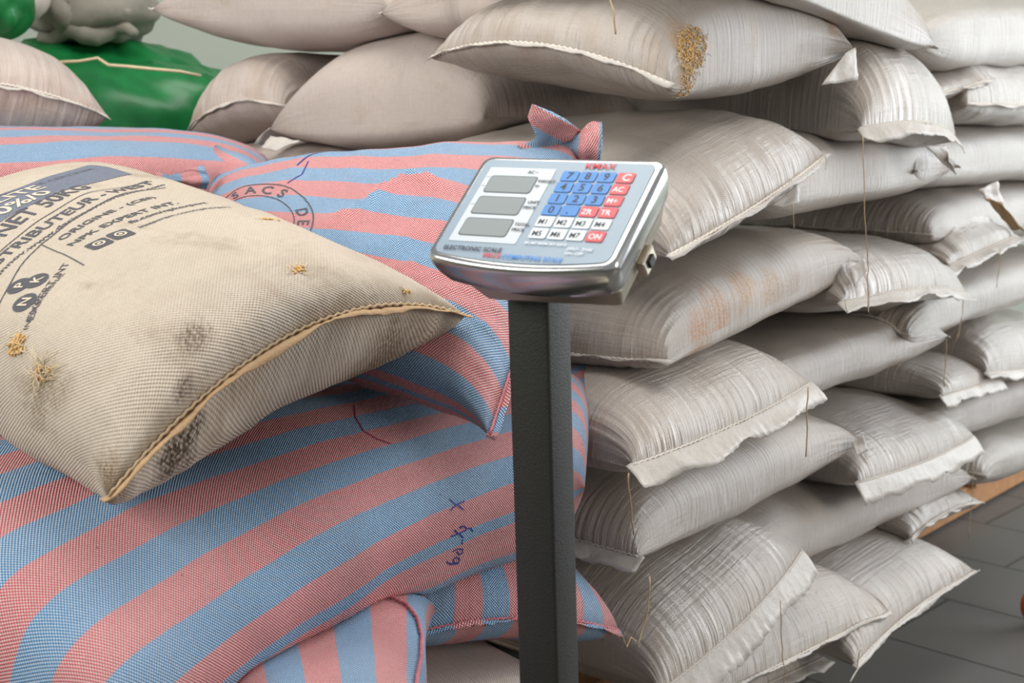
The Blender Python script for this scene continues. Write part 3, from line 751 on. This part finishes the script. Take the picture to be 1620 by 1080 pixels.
# ------------------------------------------------------------------ lettering and stamps
TS = K['T']
def vec(S, p, q):
    a, b = chain(S, [p, q]); d = (b[0]-a[0], b[1]-a[1]); L_ = math.hypot(*d); return a, (d[0]/L_, d[1]/L_), L_
def line_text(S, txt, p, q, mat='print', ysc=1.0, bold=True, name='printed_line', stand=1):
    a, ex, L_ = vec(S, p, q); ey = (ex[1]*stand, -ex[0]*stand)
    V, Fc = text_data(txt, 1, bold); x1 = max(v[0] for v in V); k = L_/x1
    return conform(S, V, lambda x, y: (a[0]+ex[0]*x*k+ey[0]*y*k*ysc, a[1]+ex[1]*x*k+ey[1]*y*k*ysc), name, mat, faces=Fc, maxlen=.25/1)
def rule(S, pix, wd, mat='print', name='printed_rule', lift=.0007):
    pts = chain(S, pix); dense = []
    for a, b in zip(pts, pts[1:]):
        for k in range(12): dense.append((a[0]+(b[0]-a[0])*k/12, a[1]+(b[1]-a[1])*k/12))
    dense.append(pts[-1]); V, Fc = strip2(dense, wd)
    return conform(S, V, lambda x, y: (x, y), name, mat, faces=Fc, lift=lift)
def disc2(cx, cy, r, n=28, r0=0, a0=0, a1=360):
    if r0 == 0: return [(cx+r*math.cos(2*math.pi*k/n), cy+r*math.sin(2*math.pi*k/n)) for k in range(n)], [tuple(range(n))]
    V = []; Fc = []
    for k in range(n+1):
        a = R(a0+(a1-a0)*k/n); V += [(cx+r*math.cos(a), cy+r*math.sin(a)), (cx+r0*math.cos(a), cy+r0*math.sin(a))]
    for k in range(n): Fc.append((2*k, 2*k+2, 2*k+3, 2*k+1))
    return V, Fc
line_text(TS, 'ORIGINE - (CEI)', (98, 381), (248, 313), ysc=.62); line_text(TS, 'NPK EXPERT INT.', (113, 390), (284, 322), ysc=.72)
line_text(TS, 'fb.com/npkexpert', (208, 354), (330, 322), ysc=.72); line_text(TS, 'instagram.com/npkexpert', (222, 361), (368, 329), ysc=.72)
line_text(TS, 'DISTRIBUTEUR - WEST', (-30, 452), (246, 290), ysc=.62); line_text(TS, 'facinnov.www.dacinnovworldwide.com', (-20, 459), (262, 293), ysc=.42)
line_text(TS, 'NET 50KG', (6, 376), (146, 297), ysc=.9)
rule(TS, [(-20, 420), (60, 350), (140, 305), (240, 287)], .0016); rule(TS, [(-5, 490), (30, 425), (66, 386), (130, 340), (200, 305), (262, 297)], .0018)
rule(TS, [(66, 387), (100, 402), (133, 420)], .0018)
line_text(TS, 'EXPERT INT', (52, 508), (112, 416), ysc=.7, bold=False); line_text(TS, 'INTERNATIONAL', (44, 522), (104, 432), ysc=.8, bold=False)
for (px, py), ch in (((30, 452), 'P'), ((58, 444), 'K'), ((39, 478), 'N')):
    c = locate(TS, px, py); _, ex, _l = vec(TS, (30, 430), (80, 390))
    V, Fc = disc2(0, 0, .0155); dd = conform(TS, V, lambda x, y: (c[0]+x, c[1]+y), 'printed_disc', 'print', faces=Fc, maxlen=.01)
    V, Fc = text_data(ch, .020, True); mx = sum(v[0] for v in V)/len(V); my = sum(v[1] for v in V)/len(V); ey = (ex[1], -ex[0])
    t_ = conform(TS, V, lambda x, y: (c[0]+ex[0]*(x-mx)+ey[0]*(y-my), c[1]+ex[1]*(x-mx)+ey[1]*(y-my)), 'disc_letter', 'cream', faces=Fc, lift=.0014, maxlen=.02)
for px, py in ((157, 386), (191, 371)):                 # two small rounded marks beside the web addresses
    c = locate(TS, px, py); _, ex, _l = vec(TS, (140, 392), (205, 366)); ey = (ex[1], -ex[0])
    parts = []
    o_ = []
    for cx, cy, a0 in ((1, 1, 0), (-1, 1, 90), (-1, -1, 180), (1, -1, 270)):
        for k in range(4): a = R(a0+30*k); o_.append((cx*.010+.005*math.cos(a), cy*.010+.005*math.sin(a)))
    dd = conform(TS, o_, lambda x, y: (c[0]+ex[0]*x+ey[0]*y, c[1]+ex[1]*x+ey[1]*y), 'printed_badge', 'print', faces=[tuple(range(16))], maxlen=.01)
    V, Fc = disc2(0, 0, .0085, 20, .0055); V2, F2 = disc2(0, 0, .003, 12); V, Fc = merge2([(V, Fc), (V2, F2)])
    conform(TS, V, lambda x, y: (c[0]+ex[0]*x+ey[0]*y, c[1]+ex[1]*x+ey[1]*y), 'badge_mark', 'cream', faces=Fc, lift=.0014, maxlen=.02)
# navy band with reversed cream letters
A_, exb, Lb = vec(TS, (2, 362), (205, 281)); eyb = (exb[1], -exb[0])
bw = .085; gx = 24
V = [(-.03+(Lb+.05)*i/gx, y) for i in range(gx+1) for y in (.012, .012+bw)]; Fc = [(2*i, 2*i+2, 2*i+3, 2*i+1) for i in range(gx)]
fb = lambda x, y: (A_[0]+exb[0]*x+eyb[0]*y, A_[1]+exb[1]*x+eyb[1]*y)
conform(TS, V, fb, 'printed_band', 'navy', faces=Fc, lift=.0006, maxlen=.012)
for txt, x0, y0, sz in (('50%/0', .0, .020, .036), ('ELITE', .03, .058, .036)):
    V, Fc = text_data(txt, sz, True); conform(TS, [(v[0]*1.35+x0, v[1]+y0) for v in V], fb, 'band_letters', 'cream', faces=Fc, lift=.0014, maxlen=.012)
line_text(TS, 'SEMENCE CERTIFIEE', (0, 312), (150, 268), ysc=.7)
# ring stamps and marker notes
def ring(S, cpx, r1, r0, rt, txt, a0, step, size, mat='print', span=(0, 360), bar=True):
    c = locate(S, *cpx); parts = [disc2(0, 0, r1, 60, r1-.0028, *span), disc2(0, 0, r0, 50, r0-.0022, *span)]
    for k, ch in enumerate(txt):
        if ch == ' ': continue
        th = R(a0+step*k); d = text_data(ch, size, True); mx = (max(v[0] for v in d[0])+min(v[0] for v in d[0]))/2
        parts.append(shift2(([(v[0]-mx, v[1]) for v in d[0]], d[1]), rt*math.cos(th), rt*math.sin(th), th-math.pi/2))
    V, Fc = merge2(parts)
    conform(S, V, lambda x, y: (c[0]-y if S.flip else c[0]+y*S.fy, c[1]+x*S.fx), 'ring_stamp', mat, faces=Fc, maxlen=.008)
for q in K.values(): q.flip = False; q.fx = 1; q.fy = 1
S2.fx = -1; S2.fy = -1; K['S3'].fx = -1; K['S3'].fy = 1
ring(S2, (395, 352), .125, .088, .094, 'SACS DE MAIS', 200, -18, .032)
S3 = K['S3']
ring(S3, (632, 560), .085, .06, .064, 'CACAO', 300, -14, .022)
rule(S3, [(560, 642), (562, 660), (575, 682), (595, 694), (618, 702)], .0022, 'redpen', 'pen_line')
rule(S2, [(470, 262), (492, 245), (520, 234), (560, 230)], .003, 'pen', 'pen_line'); rule(S2, [(455, 290), (478, 276), (488, 255)], .002, 'pen', 'pen_line')
def scribble(S, strokes, mat='pen', wd=.0022):
    parts = []
    for st in strokes:
        pts = chain(S, st); dn = []
        for a, b in zip(pts, pts[1:]):
            for k in range(4): dn.append((a[0]+(b[0]-a[0])*k/4, a[1]+(b[1]-a[1])*k/4))
        dn.append(pts[-1]); parts.append(strip2(dn, wd))
    V, Fc = merge2(parts); conform(S, V, lambda x, y: (x, y), 'handwriting', mat, faces=Fc)
scribble(S3, [[(711, 789), (722, 798), (734, 806)], [(712, 807), (722, 798), (735, 792)],                                   # X
              ])
scribble(S3, [[(713, 848), (725, 844), (737, 838)], [(725, 844), (718, 838)], [(725, 844), (733, 850)],                      # k
              [(727, 833), (734, 832), (738, 836), (744, 835), (748, 840)], [(727, 836), (730, 833)],                         # g
              [(731, 853), (731, 861)],
              [(716, 872), (723, 868), (731, 868), (732, 874), (726, 877), (722, 872)],                                       # 6
              [(706, 888), (712, 892), (725, 890), (727, 885), (722, 881), (717, 884), (718, 890)]])                          # 9
# the small knots and stains on the bottom striped sack
# ------------------------------------------------------------------ grain showing through the sacking
def grains(S, cpx, rx, ry, n, seed, fibre=0, size=.0032, fl=.02, name='spilled_grain'):
    rnd = random.Random(seed); c = locate(S, *cpx); GV = []; SV = []
    for k in range(n):
        a = rnd.random()*6.283; rr = rnd.random()**.6; l = c[0]+rr*rx*math.cos(a); s_ = c[1]+rr*ry*math.sin(a)
        p, nn = surf(S, l, s_, size*.35); t1 = nn.orthogonal().normalized(); t2 = nn.cross(t1); th = rnd.random()*6.28
        ax_ = t1*math.cos(th)+t2*math.sin(th); bx = nn.cross(ax_); V = []; sz = size*rnd.uniform(.7, 1.25)
        for i in range(5):
            z = -1+2*i/4; r = math.sqrt(max(.04, 1-z*z))*(.8+.25*z)
            for j in range(6):
                q = 2*math.pi*j/6; V.append(p+ax_*z*sz+(bx*math.cos(q)+nn*math.sin(q))*r*sz*.62-S.base)
        Fc = [(i*6+j, i*6+(j+1) % 6, (i+1)*6+(j+1) % 6, (i+1)*6+j) for i in range(4) for j in range(6)]+[tuple(range(6))[::-1], tuple(24+j for j in range(6))]
        GV.append((V, Fc))
    V, Fc = merge(GV); o = link(name, V, Fc, 'grain', S.root); o['kind'] = 'stuff'
    if fibre:
        for k in range(fibre):
            a = rnd.random()*6.283; rr = rnd.random()**.5*1.15; p, nn = surf(S, c[0]+rr*rx*math.cos(a), c[1]+rr*ry*math.sin(a), .0005)
            t1 = nn.orthogonal().normalized(); t2 = nn.cross(t1); th = rnd.random()*6.28; dr = t1*math.cos(th)+t2*math.sin(th)
            L_ = fl*rnd.uniform(.4, 1.1); pts = [p-S.base]
            cur = p.copy(); dv = (dr+nn*.5).normalized()
            for j in range(5):
                cur = cur+dv*L_/5; dv = (dv-nn*.22+Vector((rnd.uniform(-.3, .3), rnd.uniform(-.3, .3), rnd.uniform(-.3, .3)))).normalized(); pts.append(cur-S.base)
            SV.append(tube_data(pts, .0006, 4, lambda t: 1-.6*t))
        V, Fc = merge(SV); o = link('frayed_fibres', V, Fc, 'straw', S.root); o['kind'] = 'stuff'
grains(K['R1'], (1094, 80), .055, .045, 260, 3, 160, .0026, .016)
grains(K['R1'], (1088, 130), .03, .05, 90, 4, 40, .0022, .012)
grains(TS, (27, 546), .014, .011, 26, 5, 24, .0036, .022); grains(TS, (68, 590), .013, .009, 12, 6, 46, .0034, .035)
grains(TS, (471, 426), .008, .014, 11, 7, 16, .0032, .018); grains(TS, (641, 461), .004, .008, 5, 8, 8, .003, .014)
grains(TS, (425, 347), .003, .022, 10, 9, 12, .003, .014)
# ================================================================== BACKGROUND, far left
def blob(name, label, cat, c, rx, ry, rz, mat, seed, amp=.05, sq=.8, group=None, fr=3.2, ang=0, n=48):
    root = bpy.data.objects.new(name, None); COL.objects.link(root); root.location = (c.x, c.y, c.z-rz); tag(root, label, cat, group)
    V = []; Fc = []; m = n//2
    ca, sa = math.cos(R(ang)), math.sin(R(ang))
    for i in range(m+1):
        ph = math.pi*i/m
        for j in range(n):
            th = 2*math.pi*j/n; f = lambda a: math.copysign(abs(a)**sq, a)
            x = rx*f(math.cos(th))*f(math.sin(ph)); y = ry*f(math.sin(th))*f(math.sin(ph)); z = rz*f(math.cos(ph))
            p = Vector((x*ca-y*sa, x*sa+y*ca, z)); q = p*fr+Vector((seed, seed*2, 0))
            k = 1+amp*(noise.noise(q)+.6*abs(noise.noise(q*2.1))+.35*abs(noise.noise(q*4.5)))/max(.1, p.length)*.5
            V.append(p*k+Vector((0, 0, rz)))
    for i in range(m):
        for j in range(n): Fc.append((i*n+j, i*n+(j+1) % n, (i+1)*n+(j+1) % n, (i+1)*n+j))
    link('body', V, Fc, mat, root); return root
gc = P(190, 150, 3.72)
g = blob('plastic_bag', 'big green plastic bag with a pale seam line, behind the far left white sack', 'bag', Vector((gc.x-.02, gc.y, gc.z-.105)), .36, .28, .22, 'green', 3, .16, .75)
pts = []
for k, (x, y) in enumerate([(95, 98), (125, 97), (155, 92), (172, 103), (200, 105), (240, 109), (285, 113), (318, 120)]): pts.append(P(x, y, 3.43+.03*math.sin(k))-g.location)
V, Fc = tube_data(pts, .004, 6); link('seam_piping', V, Fc, 'straw', g)
cc = P(132, 14, 3.75)
c_ = blob('crumpled_sack', 'empty crumpled greyish sack slumped on top of the green bag', 'sack', Vector((cc.x, cc.y, cc.z)), .175, .14, .07, 'cloth', 8, .13, .85, fr=5)
for (x0, y0, x1, y1, r) in ((60, 55, 215, 48, .022), (85, 5, 125, 45, .03), (120, 20, 205, 22, .02)):
    a, b = P(x0, y0, 3.62), P(x1, y1, 3.62); pts = [a.lerp(b, t/10)+Vector((0, .02*math.sin(t), .012*math.sin(t*1.3+x0)))-c_.location for t in range(11)]
    V, Fc = tube_data(pts, r, 10, lambda t: .55+.6*math.sin(math.pi*t)); link('fabric_fold', V, Fc, 'cloth', c_)
gc = P(-20, 5, 3.3); blob('plastic_bag', 'green plastic bag cut off by the top left corner of the photo', 'bag', gc, .10, .12, .075, 'green', 12, .1, .8)
gc = P(30, -12, 3.5); blob('woven_sack', 'small pinkish sack behind the corner green bag', 'sack', gc, .06, .08, .065, 'back', 15, .05, .9)
# orange caster at the right edge
oc = P(1647, 989, 3.28); oc.z = .055
root = bpy.data.objects.new('caster_wheel', None); COL.objects.link(root); root.location = (oc.x, oc.y, 0); tag(root, 'orange plastic wheel on the floor, cut off by the right frame edge', 'wheel')
V = []; Fc = []; n = 40; prof = [(.012, -.020), (.045, -.020), (.052, -.016), (.055, -.008), (.055, .008), (.052, .016), (.045, .020), (.012, .020)]
wx = Vector((.25, -.97, 0)); wy_ = Vector((.97, .25, 0))
for i in range(n):
    a = 2*math.pi*i/n
    for r_, z in prof: V.append(Vector((0, 0, .056))+wy_*r_*math.cos(a)+Z*r_*math.sin(a)+wx*z)
for i in range(n):
    for j in range(len(prof)): k = len(prof); Fc.append((i*k+j, i*k+(j+1) % k, ((i+1) % n)*k+(j+1) % k, ((i+1) % n)*k+j))
link('tyre', V, Fc, 'orange', root)
V, Fc = tube_data([Vector((0, 0, .056))-wx*.032, Vector((0, 0, .056))+wx*.032], .012, 12); link('axle', V, Fc, 'black', root)
rot = Matrix((wy_, wx, Z)).transposed()
parts = [box_data(Vector((0, 0, .085))+wx*q, (.03, .004, .075), rot) for q in (-.028, .028)]+[box_data((0, 0, .124), (.04, .06, .006), rot)]
V, Fc = merge(parts); link('fork', V, Fc, 'dullmetal', root, smooth=False)
S4 = K['S4']; ch_ = chain(S4, [(612, 945), (640, 958), (658, 982), (664, 1010), (662, 1045), (655, 1100)])
pts = []
for a, b in zip(ch_, ch_[1:]):
    for k in range(8): pts.append(surf(S4, a[0]+(b[0]-a[0])*k/8, a[1]+(b[1]-a[1])*k/8, .003+.001*(k % 2))[0]-S4.base)
V, Fc = tube_data(pts, .0026, 8); link('side_seam', V, Fc, 'stripehem', S4.root)
# ------------------------------------------------------------------ platform scale
PSI = R(31); TAU = R(40)
ax = Vector((math.cos(PSI), -math.sin(PSI), 0)); nh = Vector((-math.sin(PSI), -math.cos(PSI), 0))
down = nh*math.cos(TAU)-Z*math.sin(TAU); up_ = -down; nrm = ax.cross(up_).normalized()
hc = P(862, 330, 1.50)
def scale_build():
    root = bpy.data.objects.new('platform_scale', None); COL.objects.link(root)
    foot = P(869, 1080, 1.56); top = P(851, 430, 1.56); dirp = (top-foot).normalized()
    base = foot-dirp*(foot.z/dirp.z); root.location = base
    tag(root, 'electronic platform scale on a dark post, chrome framed display with blue and red keys', 'scale')
    hd = Matrix((ax, up_, nrm)).transposed().to_4x4(); hd.translation = hc-base
    W_, H_ = .230, .162
    def put(name, V, Fc, m, parent=root, smooth=False, **k):
        return link(name, [hd @ Vector(v) for v in V], Fc, m, parent, smooth=smooth, **k)
    # head shell: rounded outline, bowed lower edge
    def outline(w_, h_, r, bow, n=7):
        pts = []
        for cx, cy, a0 in ((w_/2-r, h_/2-r, 0), (-w_/2+r, h_/2-r, 90), (-w_/2+r, -h_/2+r, 180), (w_/2-r, -h_/2+r, 270)):
            for k in range(n):
                a = R(a0+90*k/(n-1)); pts.append([cx+r*math.cos(a), cy+r*math.sin(a)])
            if a0 == 180:
                for k in range(1, 14):
                    pts.append([-w_/2+r+(w_-2*r)*k/14, -h_/2])
        for p in pts:
            if p[1] < 0: p[1] -= bow*(1-(2*p[0]/w_)**2)*(-p[1]/(h_/2))**3
        return pts
    layers = [(W_*.90, H_*.86, -.050), (W_*.95, H_*.93, -.040), (W_*.985, H_*.985, -.024), (W_, H_, -.014), (W_, H_, -.006), (W_*.985, H_*.98, -.001), (W_*.965, H_*.955, .0008), (W_*.925, H_*.90, .0004)]
    V = []; Fc = []; N_ = None
    for (a, b, z) in layers:
        o_ = outline(a, b, .012, .012); N_ = len(o_); V += [(p[0], p[1], z) for p in o_]
    for i in range(len(layers)-1):
        for k in range(N_): Fc.append((i*N_+k, i*N_+(k+1) % N_, (i+1)*N_+(k+1) % N_, (i+1)*N_+k))
    Fc.append(tuple(range(N_))[::-1]); Fc.append(tuple((len(layers)-1)*N_+k for k in range(N_)))
    head = put('display_housing', V, Fc, 'chrome', smooth=True)
    o_ = outline(W_*.925, H_*.90, .008, .010)
    face = put('display_panel', [(p[0], p[1], .0006) for p in o_]+[(p[0], p[1], .0016) for p in o_], [tuple(range(N_))[::-1], tuple(N_+k for k in range(N_))]+[(k, (k+1) % N_, N_+(k+1) % N_, N_+k) for k in range(N_)], 'panel')
    X = lambda u: (u-.5)*W_; Y = lambda v: (.5-v)*H_
    def plate(name, u0, u1, v0, v1, z0, z1, m, parent, r=.002):
        V = []; w_, h_ = X(u1)-X(u0), Y(v0)-Y(v1); cx, cy = (X(u0)+X(u1))/2, (Y(v0)+Y(v1))/2
        pts = outline(w_, h_, r, 0, 4); n = len(pts)
        V = [(p[0]+cx, p[1]+cy, z0) for p in pts]+[(p[0]+cx, p[1]+cy, z1) for p in pts]
        return put(name, V, [tuple(range(n))[::-1], tuple(n+k for k in range(n))]+[(k, (k+1) % n, n+(k+1) % n, n+k) for k in range(n)], m, parent)
    def label(s, u, v, size, m, parent, name='lettering', z=.0030, bold=True, squeeze=1):
        V, Fc = text_data(s, size, bold)
        put(name, [(X(u)+p[0]*squeeze, Y(v)+p[1], z) for p in V], Fc, m, parent)
    sur = plate('display_surround', .085, .455, .13, .85, .0017, .0021, 'pale', root)
    for i, (v0, v1) in enumerate(((.22, .375), (.425, .585), (.635, .79))):
        plate('display_rim', .117, .383, v0-.008, v1+.008, .0020, .0023, 'bezel', root, .004)  # thin dark rim plate showing round each display window
        plate('display_window', .122, .378, v0, v1, .0022, .0026, 'lcd', root, .004)
    label('AC ~', .31, .185, .006, 'ink', sur); label('WEIGHT', .39, .27, .0058, 'ink', sur); label('kg', .39, .315, .0058, 'ink', sur)
    label('UNIT', .40, .475, .006, 'ink', sur); label('PRICE', .39, .525, .006, 'ink', sur)
    label('TOTAL', .395, .685, .006, 'ink', sur); label('PRICE', .395, .735, .006, 'ink', sur)
    for v in (.24, .33, .51): label('—', .092, v, .005, 'ink', sur)
    keys = [['7', '8', '9', 'C'], ['4', '5', '6', 'AC'], ['1', '2', '3', 'M+'], ['0', '.', 'ZR', 'TR'], ['M1', 'M2', 'M3', 'M4'], ['M5', 'M6', 'M7', '↵']]
    for r_, row in enumerate(keys):
        for c_, s in enumerate(row):
            v0 = .150+.109*r_; u0 = .50+.098*c_
            if r_ < 4: m = 'red' if (c_ == 3 or (r_ == 3 and c_ == 2)) else 'blue'
            else: m = 'red' if (r_ == 5 and c_ == 3) else 'key'
            kb = plate('key_button', u0+.002, u0+.090, v0, v0+.093, .0016, .0028, m, root, .002)
            t = s if s != '↵' else 'ON'
            if len(t) == 1: label(t, u0+.030, v0+.075, .0145, 'ink' if m == 'blue' else 'whiteink', kb, 'key_legend')
            else: label(t, u0+.012, v0+.072, .0105, 'ink' if m == 'key' else 'whiteink', kb, 'key_legend', squeeze=.9)
    label('KMAX', .60, .118, .0115, 'redink', root, 'brand_lettering', squeeze=1.15)
    label('ELECTRONIC SCALE', .085, .935, .0085, 'ink', root, squeeze=.95)
    label('M1-M7 MEMORY KEYS', .50, .845, .0052, 'whiteink', root); label('ZERO   TARE', .73, .875, .0052, 'whiteink', root); label('ON / OFF', .73, .915, .0052, 'whiteink', root)
    label('PRICE', .32, .985, .0085, 'redink', root); label('COMPUTING SCALE', .42, .985, .0085, 'blueink', root, squeeze=.95)
    # rear box, bracket and latch
    V = []; q = [(-.085, .070), (.098, .070), (.098, -.070), (-.085, -.078)]
    for z, k in ((-.046, 1), (-.075, .9), (-.092, .72)):
        V += [(p[0]*k+.006, p[1]*k, z) for p in q]
    Fc = [(0, 1, 2, 3)]
    for i in range(2):
        for k in range(4): Fc.append((i*4+k, (i+1)*4+k, (i+1)*4+(k+1) % 4, i*4+(k+1) % 4))
    Fc.append((11, 10, 9, 8)); bevel(put('rear_casing', V, Fc, 'dullmetal'), .004, 3)
    V, Fc = box_data((.103, -.005, -.066), (.010, .030, .020)); bevel(put('side_latch', V, Fc, 'dullmetal'), .002)
    V, Fc = box_data((.109, -.005, -.066), (.004, .012, .010)); put('latch_screw', V, Fc, 'black')
    # post, square tube turned like the head
    yv = dirp.cross(ax).normalized(); xv = yv.cross(dirp).normalized()
    Lp = base; tp = top+dirp*.045
    s_ = .0265; V = []
    sec = []
    for cx, cy, a0 in ((1, 1, 0), (-1, 1, 90), (-1, -1, 180), (1, -1, 270)):
        for k in range(4):
            a = R(a0+30*k); sec.append((cx*(s_-.004)+.004*math.cos(a), cy*(s_-.004)+.004*math.sin(a)))
    n = len(sec); zl = [.03, .4, .8, (tp-base).length]
    for z in zl: V += [dirp*z+xv*p[0]+yv*p[1] for p in sec]
    Fc = [tuple(range(n))[::-1], tuple((len(zl)-1)*n+k for k in range(n))]
    for i in range(len(zl)-1):
        for k in range(n): Fc.append((i*n+k, i*n+(k+1) % n, (i+1)*n+(k+1) % n, (i+1)*n+k))
    o_ = link('post', V, Fc, 'post', root, smooth=True); md = o_.modifiers.new('split', 'EDGE_SPLIT'); md.split_angle = R(40)
    # weighing platform on the floor, below the picture
    rot = Matrix((ax, -nh, Z)).transposed()
    v, f = box_data(nh*.26+Z*.055, (.36, .46, .03), rot); bevel(link('weighing_plate', v, f, 'dullmetal', root, smooth=False), .004)
    v, f = box_data(nh*.22+Z*.022, (.30, .52, .028), rot); bevel(link('base_frame', v, f, 'post', root, smooth=False), .003)
    for a in (-.13, .13):
        for b in (.0, .45):
            v, f = box_data(ax*a+nh*b+Z*.005, (.03, .03, .010), rot); link('foot', v, f, 'black', root, smooth=False)
scale_build()
